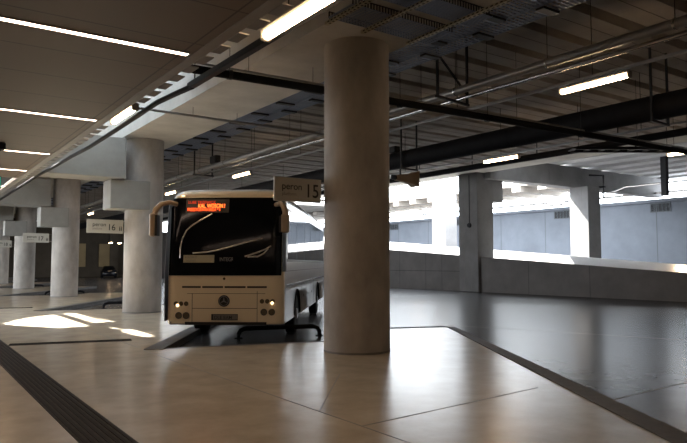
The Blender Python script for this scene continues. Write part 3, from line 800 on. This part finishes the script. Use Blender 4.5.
# ------------------------------------------------------------------ the bus
BROT = R(-37.28)
bus = thing('bus', 'cream coach with red destination display parked in the bay', 'bus', (5.845, 12.99, RZ), BROT)
Z0 = 1.65 - RZ          # eye height above the road, for reading heights off
W2 = 1.30
LEN = 12.0
def hw(z):
    if z < 3.05: return W2 - 0.012 * max(0, z - 1.6)
    return W2 - 0.0174 - 0.16 * min(1, (z - 3.05) / 0.45) ** 2.2
def yf(z):
    if z < 1.5: return 0.03 * max(0, (0.9 - z)) ** 1 + 0.0
    if z < 3.35: return 0.22 * ((z - 1.5) / 1.85) ** 1.6
    return 0.22 + (z - 3.35) * 1.6
def ring(z, inset=0.0):
    h = hw(z) - inset; y0 = yf(z) + inset; y1 = LEN - inset - (0.0 if z < 3.0 else 0.1 * (z - 3.0))
    rf_, rr_ = 0.24, 0.14
    p = []
    ns = 8
    for i in range(13):                      # front edge with slight bow
        x = -(h - rf_) + 2 * (h - rf_) * i / 12
        p.append((x, y0 + 0.05 * (x / h) ** 2, z))
    e = y0 + 0.05 * ((h - rf_) / h) ** 2
    for i in range(1, ns): a = -PI / 2 + PI / 2 * i / ns; p.append((h - rf_ + rf_ * math.cos(a), e + rf_ + rf_ * math.sin(a), z))
    p.append((h, e + rf_, z)); p.append((h, y1 - rr_, z))
    for i in range(1, 5): a = PI / 2 * i / 5; p.append((h - rr_ + rr_ * math.cos(a), y1 - rr_ + rr_ * math.sin(a), z))
    p.append((h - rr_, y1, z)); p.append((-h + rr_, y1, z))
    for i in range(1, 5): a = PI / 2 + PI / 2 * i / 5; p.append((-h + rr_ + rr_ * math.cos(a), y1 - rr_ + rr_ * math.sin(a), z))
    p.append((-h, y1 - rr_, z)); p.append((-h, e + rf_, z))
    for i in range(1, ns): a = PI + PI / 2 * i / ns; p.append((-h + rf_ + rf_ * math.cos(a), e + rf_ + rf_ * math.sin(a), z))
    return p
def front_y(x, z):
    h = hw(z); y0 = yf(z); rf_ = 0.24; ax = abs(x)
    if ax <= h - rf_: return y0 + 0.05 * (x / h) ** 2
    e = y0 + 0.05 * ((h - rf_) / h) ** 2; d = min(rf_, ax - (h - rf_))
    return e + rf_ - math.sqrt(max(0, rf_ * rf_ - d * d))
zs = [0.46, 0.50, 0.8, 1.2, 1.5, 1.8, 2.2, 2.6, 2.9, 3.05, 3.2, 3.30, 3, 3, 3]
body = MB().loft([ring(z) for z in zs[:-3]], 0, False)
body.loft([ring(3.30), ring(3.40, 0.03), ring(3.46, 0.12), ring(3.49, 0.35)], 0, False)
r0 = ring(0.46); body.add(r0, [list(range(len(r0)))[::-1]], 0)
r1 = ring(3.49, 0.35); body.add(r1, [list(range(len(r1)))], 0)
# paint: cream front, silver sides
bo = body.build('body', ['paint', 'silver', 'black'], bus)
import bmesh
bm_ = bmesh.new(); bm_.from_mesh(bo.data)
bmesh.ops.remove_doubles(bm_, verts=bm_.verts, dist=0.001)
bmesh.ops.recalc_face_normals(bm_, faces=bm_.faces); bm_.to_mesh(bo.data); bm_.free()
for p in bo.data.polygons:
    if p.center.y > 0.32: p.material_index = 1
cut = MB()
for sx in (1, -1):
    for yy in (2.65, 8.85): cut.lathe([(0.60, 0.72 * sx), (0.60, 1.6 * sx)], 36, (0, yy, 0.50), 'X', 2)
co_ = cut.build('wheel_well_cutter', ['paint', 'silver', 'black'], bus)
md = bo.modifiers.new('wells', 'BOOLEAN'); md.operation = 'DIFFERENCE'; md.object = co_; md.solver = 'EXACT'
dg_ = bpy.context.evaluated_depsgraph_get()
nm_ = bpy.data.meshes.new_from_object(bo.evaluated_get(dg_)); bo.modifiers.clear(); bo.data = nm_; nm_.name = 'body'
bpy.data.objects.remove(co_)
def patch(xa, xb, za, zb, off, nx=24, nz=8, thick=0.02):
    """skin following the nose of the bus between two heights"""
    mb = MB(); f = []; b = []
    for j in range(nz + 1):
        z = za + (zb - za) * j / nz
        for i in range(nx + 1):
            x = xa + (xb - xa) * i / nx
            xc = max(-hw(z) + 1e-4, min(hw(z) - 1e-4, x))
            nx_ = xc / hw(z); s = 1 + off * 0.0
            f.append((xc * (1 + off / 1.3), front_y(xc, z) - off, z)); b.append((xc * 0.995, front_y(xc, z) + thick, z))
    n = nx + 1; fs = []
    for j in range(nz):
        for i in range(nx):
            fs.append((j * n + i, j * n + i + 1, (j + 1) * n + i + 1, (j + 1) * n + i))
    o = len(f)
    fs2 = [tuple(o + q for q in reversed(t)) for t in fs]
    rim = [i for i in range(n)] + [j * n + nx for j in range(1, nz + 1)] + [nz * n + i for i in range(nx - 1, -1, -1)] + [j * n for j in range(nz - 1, 0, -1)]
    mb.add(f + b, fs + fs2, 0, True)
    mb.add(f + b, [(rim[i], rim[(i + 1) % len(rim)], rim[(i + 1) % len(rim)] + o, rim[i] + o) for i in range(len(rim))], 0, False)
    return mb
def zpx(y): return Z0 + (263.5 - y) / 45.7      # heights as read on the nose of the bus
ws = patch(-1.24, 1.235, zpx(275.5), 3.245, 0.012, 30, 12).build('windscreen', 'glass', bus)
# black pillar trim at the left corner, running down the corner
def corner_strip(sx, z0_, z1_, w_, out=0.03):
    rings = []
    for j in range(15):
        z = z0_ + (z1_ - z0_) * j / 14; h = hw(z) + out
        x = sx * h; ye = yf(z) + 0.2
        rings.append([(x - sx * 0.06, ye - 0.16, z), (x, ye, z), (x, ye + w_, z), (x - sx * 0.03, ye + w_, z)])
    return MB().loft(rings, 0, True, False)
corner_strip(-1, 0.52, 3.2, 0.28, 0.075).build('corner_trim', 'trim', bus)
corner_strip(1, 1.6, 3.2, 0.12).build('corner_trim', 'trim', bus)
# destination display behind the top of the windscreen
dx = lambda px: (px - 223.1) / 45.7
dsp = patch(dx(182), dx(226), zpx(212), zpx(198.3), 0.016, 6, 3, 0.0).build('destination_display', 'trim', bus)
def nose_text(name, s, size, m, px, py, parent=bus, xs=1.0, off=0.02, lab=None):
    x, z = dx(px), zpx(py)
    tilt = math.atan2(front_y(x, z + 0.15) - front_y(x, z - 0.05), 0.2)
    o = text_obj(name, s, size, m, parent, (x, front_y(x + 0.3, z) - off, z), (R(90) - tilt, 0, R(1.0)), 0.001, 'LEFT', xs)
    if lab: o['label'] = lab
    return o
nose_text('led_lettering', 'LUBE TRZEWICZ', 0.085, 'redled2', 184.2, 202.7, dsp, 0.95, 0.04, 'dim red top line')
nose_text('led_lettering', 'KAL. WOSCIN !', 0.125, 'orangeled', 194.5, 207.0, dsp, 0.70, 0.04, 'bright orange middle line')
nose_text('led_lettering', 'PRZEZYCIEWAN BIELA * 5', 0.095, 'redled', 183.8, 210.3, dsp, 0.66, 0.04, 'bright red bottom line')
# wipers
def wiper(pts, lab):
    P3 = []
    for px, py in pts:
        x, z = dx(px), zpx(py); P3.append((x, front_y(x, z) - 0.045, z))
    w_ = MB().tube(P3, [0.016] * len(P3), 8).build('wiper', 'wiper', bus)
    a, b = P3[0], P3[-1]
    w_['label'] = lab
    return w_
wiper([(178.6, 258), (178.5, 248), (180, 239), (184, 230), (189, 225.5), (198, 219.8), (209.5, 213.2)], 'curved pale wiper arm at left of windscreen')
wiper([(191.5, 253.2), (206, 252.2), (218, 249.8), (233, 245.8), (247, 241.8), (261, 238.6)], 'long pale wiper arm across windscreen')
wiper([(244, 256.5), (255, 253), (264, 249.5), (270, 246)], 'short pale wiper link at right')
wiper([(247, 257), (257, 256.5), (263, 253.5), (267.5, 248.5)], 'lower pale wiper link at right')
# route card and small lettering at the foot of the windscreen
rc = patch(dx(182.3), dx(213.2), zpx(262.6), zpx(255.0), 0.018, 6, 2, 0.0).build('route_card', 'card', bus)
nose_text('card_lettering', 'KOLOBRZEG BUS PLN', 0.065, 'signtext2', 183.6, 258.2, rc, 0.82, 0.021)
nose_text('card_lettering', 'ZIELENIEC', 0.055, 'signtext2', 184.5, 261.6, rc, 0.9, 0.021)
nose_text('dash_lettering', 'INTEGRO', 0.12, 'plate', 218.5, 261.2, bus, 0.74, 0.016, 'faint grey lettering at foot of the windscreen')
# small roof clearance lamps
for px in (177.5, 271.5):
    x, z = dx(px), 3.28
    MB().bevbox(x - 0.03, x + 0.03, front_y(x, z) - 0.02, front_y(x, z) + 0.08, z, z + 0.03, 0.006).build('roof_lamp', 'headlamp', bus)
# front panel details
def nose_box(name, pxa, pxb, pya, pyb, m, off=0.008, parent=bus, th=0.03):
    return patch(dx(pxa), dx(pxb), zpx(pyb), zpx(pya), off, 6, 2, th).build(name, m, parent)
for a, b in ((181, 200), (201.5, 222.5), (224, 245), (246.5, 266)): nose_box('grille_slot', a, b, 286.0, 287.8, 'trim', 0.004)
nose_box('panel_seam', 191.2, 191.7, 293, 323, 'trim', 0.003)
nose_box('panel_seam', 256.3, 256.8, 291, 322, 'trim', 0.003)
nose_box('panel_seam', 191.5, 256.5, 307.8, 308.3, 'trim', 0.003)
nose_box('panel_seam', 168.5, 283.5, 293.2, 293.6, 'trim', 0.002)
nose_box('bumper_lip', 169, 284.5, 321.5, 324.5, 'trim', 0.006)
# emblem: dark roundel with three-point star
def disc(px, py, r, d, off, name, m, parent=bus, n=24):
    x, z = dx(px), zpx(py); y = front_y(x, z)
    return MB().lathe([(r * 0.9, y - off - d), (r, y - off - d * 0.6), (r, y + 0.03)], n, (x, 0, z), 'Y').build(name, m, parent)
em = disc(223.6, 300.6, 0.125, 0.02, 0.0, 'emblem', 'trim')
x, z = dx(223.6), zpx(300.6); y = front_y(x, z) - 0.022
st = MB()
for k in range(3):
    a = PI / 2 + k * 2 * PI / 3
    tip = (x + 0.092 * math.cos(a), z + 0.092 * math.sin(a))
    l = (x + 0.02 * math.cos(a + PI / 3), z + 0.02 * math.sin(a + PI / 3)); r_ = (x + 0.02 * math.cos(a - PI / 3), z + 0.02 * math.sin(a - PI / 3))
    st.add([(x, y - 0.012, z), (l[0], y, l[1]), (tip[0], y, tip[1]), (r_[0], y, r_[1])], [(0, 1, 2), (0, 2, 3)])
st.build('star', 'rim', em, recalc=False)
rg = MB()
ringp = [(x + 0.098 * math.cos(2 * PI * i / 28), y, z + 0.098 * math.sin(2 * PI * i / 28)) for i in range(29)]
rg.tube(ringp, 0.006, 6, caps=False).build('ring', 'rim', em)
disc(223.5, 278.6, 0.028, 0.012, 0.0, 'badge', 'lens')
# head-lamp clusters
for side, pxs in (('l', (177.8, 185.4)), ('r', (263.4, 271.2))):
    py = 315.2 if side == 'l' else 311.6
    for px in pxs:
        h_ = disc(px, py, 0.068, 0.015, 0.0, 'fog_lamp', 'lens')
        xx, zz = dx(px), zpx(py); yy = front_y(xx, zz)
        ringp = [(xx + 0.066 * math.cos(2 * PI * i / 20), yy - 0.016, zz + 0.066 * math.sin(2 * PI * i / 20)) for i in range(21)]
        MB().tube(ringp, 0.009, 6, caps=False).build('lamp_ring', 'trim', h_)
for pxa, pyc, lit in ((172.0, 303.5, 176.6), (258.5, 301.0, 271.6)):
    hb = nose_box('head_lamp', pxa, pxa + 16.5, pyc - 2.8, pyc + 3.0, 'paint', 0.006)
    for i in range(3):
        disc(pxa + 3.0 + i * 5.2, pyc, 0.05, 0.012, 0.006, 'lens', 'lens', hb, 16)
    disc(lit, pyc + 1.6, 0.034, 0.02, 0.012, 'lit_bulb', 'headlamp', hb, 14)
np_ = nose_box('number_plate', 211.3, 237.4, 313.6, 319.6, 'trim', 0.02)
nose_box('plate_face', 213.0, 236.9, 314.2, 319.0, 'plate', 0.023, np_)
nose_text('plate_lettering', 'DLE EAM0', 0.10, 'trim', 214.0, 318.4, np_, 1.0, 0.028)
# mirrors
def mirror(sx, pts_arm, head, lab):
    a = MB().tube(pts_arm, [0.05, 0.055, 0.06, 0.065, 0.07], 10).build('mirror', 'tan', bus)
    a['label'] = lab
    x0, x1, y0, y1, z0, z1 = head
    MB().bevbox(x0, x1, y0, y1, z0, z1, 0.035).build('mirror_housing', 'tan', a)
    MB().box(x0 + 0.02, x1 - 0.02, y1, y1 + 0.006, z0 + 0.03, z1 - 0.03).build('mirror_glass', 'chrome', a)
    xs_ = x1 if sx < 0 else x0 - 0.05
    MB().box(xs_, xs_ + 0.05, y0 + 0.02, y1 - 0.01, z0 + 0.02, z1 - 0.05).build('mirror_gasket', 'trim', a)
mirror(-1, [(-1.12, 0.2, 3.10), (-1.26, 0.06, 3.13), (-1.40, -0.05, 3.08), (-1.49, -0.12, 2.96), (-1.53, -0.14, 2.78)], (-1.60, -1.47, -0.26, -0.04, 2.36, 2.88), 'tan mirror arm at the bus left corner')
mirror(1, [(1.1, 0.2, 3.08), (1.22, 0.06, 3.1), (1.30, -0.03, 3.04), (1.35, -0.07, 2.92), (1.36, -0.08, 2.78)], (1.27, 1.44, -0.18, 0.02, 2.44, 2.86), 'tan mirror beside the platform sign')
# side windows, doors and panels
def side_patch(name, sx, y0, y1, z0, z1, m, off, parent=bus, nz=6):
    rings = []
    for j in range(nz + 1):
        z = z0 + (z1 - z0) * j / nz; h = hw(z)
        xo, xi = sx * (h + off), sx * (h - 0.02)
        rings.append([(xo, y0, z), (xo, y1, z), (xi, y1, z), (xi, y0, z)])
    return MB().loft(rings, 0, True, False).build(name, m, parent)
for sx in (1, -1):
    for i in range(6):
        y0 = 0.78 + i * 1.82
        side_patch('side_window', sx, y0, y0 + 1.74, 1.88, 3.05, 'sideglass', 0.006)
    side_patch('window_band', sx, 0.62, 11.78, 1.82, 1.88, 'trim', 0.007)
    side_patch('rub_rail', sx, 0.5, 11.8, 1.24, 1.30, 'chrome', 0.016)
    for y0 in (3.7, 4.9, 6.1, 7.3): side_patch('luggage_flap_seam', sx, y0, y0 + 0.025, 0.5, 1.24, 'trim', 0.003)
    side_patch('skirt_seam', sx, 0.5, 11.8, 1.60, 1.615, 'trim', 0.003)
    for y0 in (4.2, 5.4, 6.6): 
        side_patch('flap_lock', sx, y0, y0 + 0.09, 0.86, 0.93, 'trim', 0.008)
side_patch('front_door', -1, 0.35, 1.25, 0.55, 3.05, 'glass', 0.01)
# wheels with arches
for sx in (1, -1):
    for yy in (2.65, 8.85):
        rp_ = [(sx * (W2 + 0.006), yy + 0.615 * math.cos(a), 0.5 + 0.615 * math.sin(a)) for a in [PI * i / 24 for i in range(25)]]
        MB().tube(rp_, 0.02, 6).build('wheel_arch', 'black', bus)
        wh = MB().lathe([(0.30, -0.13), (0.46, -0.13), (0.50, -0.10), (0.50, 0.10), (0.46, 0.13), (0.30, 0.13)], 32, (sx * 1.15, yy, 0.50), 'X').build('wheel', 'black', bus)
        MB().lathe([(0.30, sx * 0.06), (0.28, sx * 0.10), (0.14, sx * 0.125), (0.12, sx * 0.16), (0.05, sx * 0.17)], 24, (sx * 1.15, yy, 0.50), 'X').build('wheel_rim', 'rim', wh)
side_patch('mud_flap', 1, 3.3, 3.33, 0.22, 0.52, 'black', -0.02, bus, 1)

# ------------------------------------------------------------------ dark car at the back of the hall
car = thing('car', 'dark parked car at far back between two round columns', 'car', (21.2, 80.5, RZ), R(-12))
rings = []
for z, hx, y0, y1 in ((0.22, 0.84, 0.05, 4.2), (0.45, 0.89, -0.02, 4.28), (0.75, 0.9, 0.0, 4.26), (0.92, 0.86, 0.12, 4.2)):
    rings.append([(-hx, y0 + 0.2, z), (-hx + 0.25, y0, z), (hx - 0.25, y0, z), (hx, y0 + 0.2, z), (hx, y1 - 0.15, z), (hx - 0.2, y1, z), (-hx + 0.2, y1, z), (-hx, y1 - 0.15, z)])
MB().loft(rings, 0, True, True).build('body', 'carpaint', car)
rings = []
for z, hx, y0, y1 in ((0.9, 0.8, 1.1, 4.0), (1.2, 0.7, 1.55, 3.75), (1.42, 0.58, 1.95, 3.4), (1.46, 0.5, 2.1, 3.2)):
    rings.append([(-hx, y0 + 0.15, z), (-hx + 0.12, y0, z), (hx - 0.12, y0, z), (hx, y0 + 0.15, z), (hx, y1 - 0.15, z), (hx - 0.1, y1, z), (-hx + 0.1, y1, z), (-hx, y1 - 0.15, z)])
MB().loft(rings, 0, True, True).build('cabin', 'glass', car)
for sx in (-1, 1):
    for yy in (0.85, 3.4):
        MB().lathe([(0.2, -0.1), (0.32, -0.1), (0.32, 0.1), (0.2, 0.1)], 20, (sx * 0.78, yy, 0.32), 'X').build('wheel', 'black', car)
    MB().bevbox(sx * 0.66 - 0.14, sx * 0.66 + 0.14, 0.0, 0.2, 0.6, 0.74, 0.03).build('head_lamp', 'lens', car)

# ------------------------------------------------------------------ camera and view
cam = bpy.data.cameras.new('camera'); cam.sensor_width = 36; cam.lens = 36 * 640 / 687
cam.clip_start = 0.05; cam.clip_end = 400
co = bpy.data.objects.new('camera', cam); C.objects.link(co)
co.location = (0, 0, 1.65); co.rotation_euler = (R(90 + 3.7547), 0, R(-34.7812))
sc = bpy.context.scene; sc.camera = co
sc.view_settings.view_transform = 'Standard'; sc.view_settings.look = 'None'
sc.view_settings.gamma = 1.0; sc.view_settings.use_curve_mapping = False
sc.view_settings.exposure = 1.0
sc.cycles.max_bounces = 10; sc.cycles.diffuse_bounces = 6; sc.cycles.glossy_bounces = 4
sc.cycles.sample_clamp_indirect = 4.0
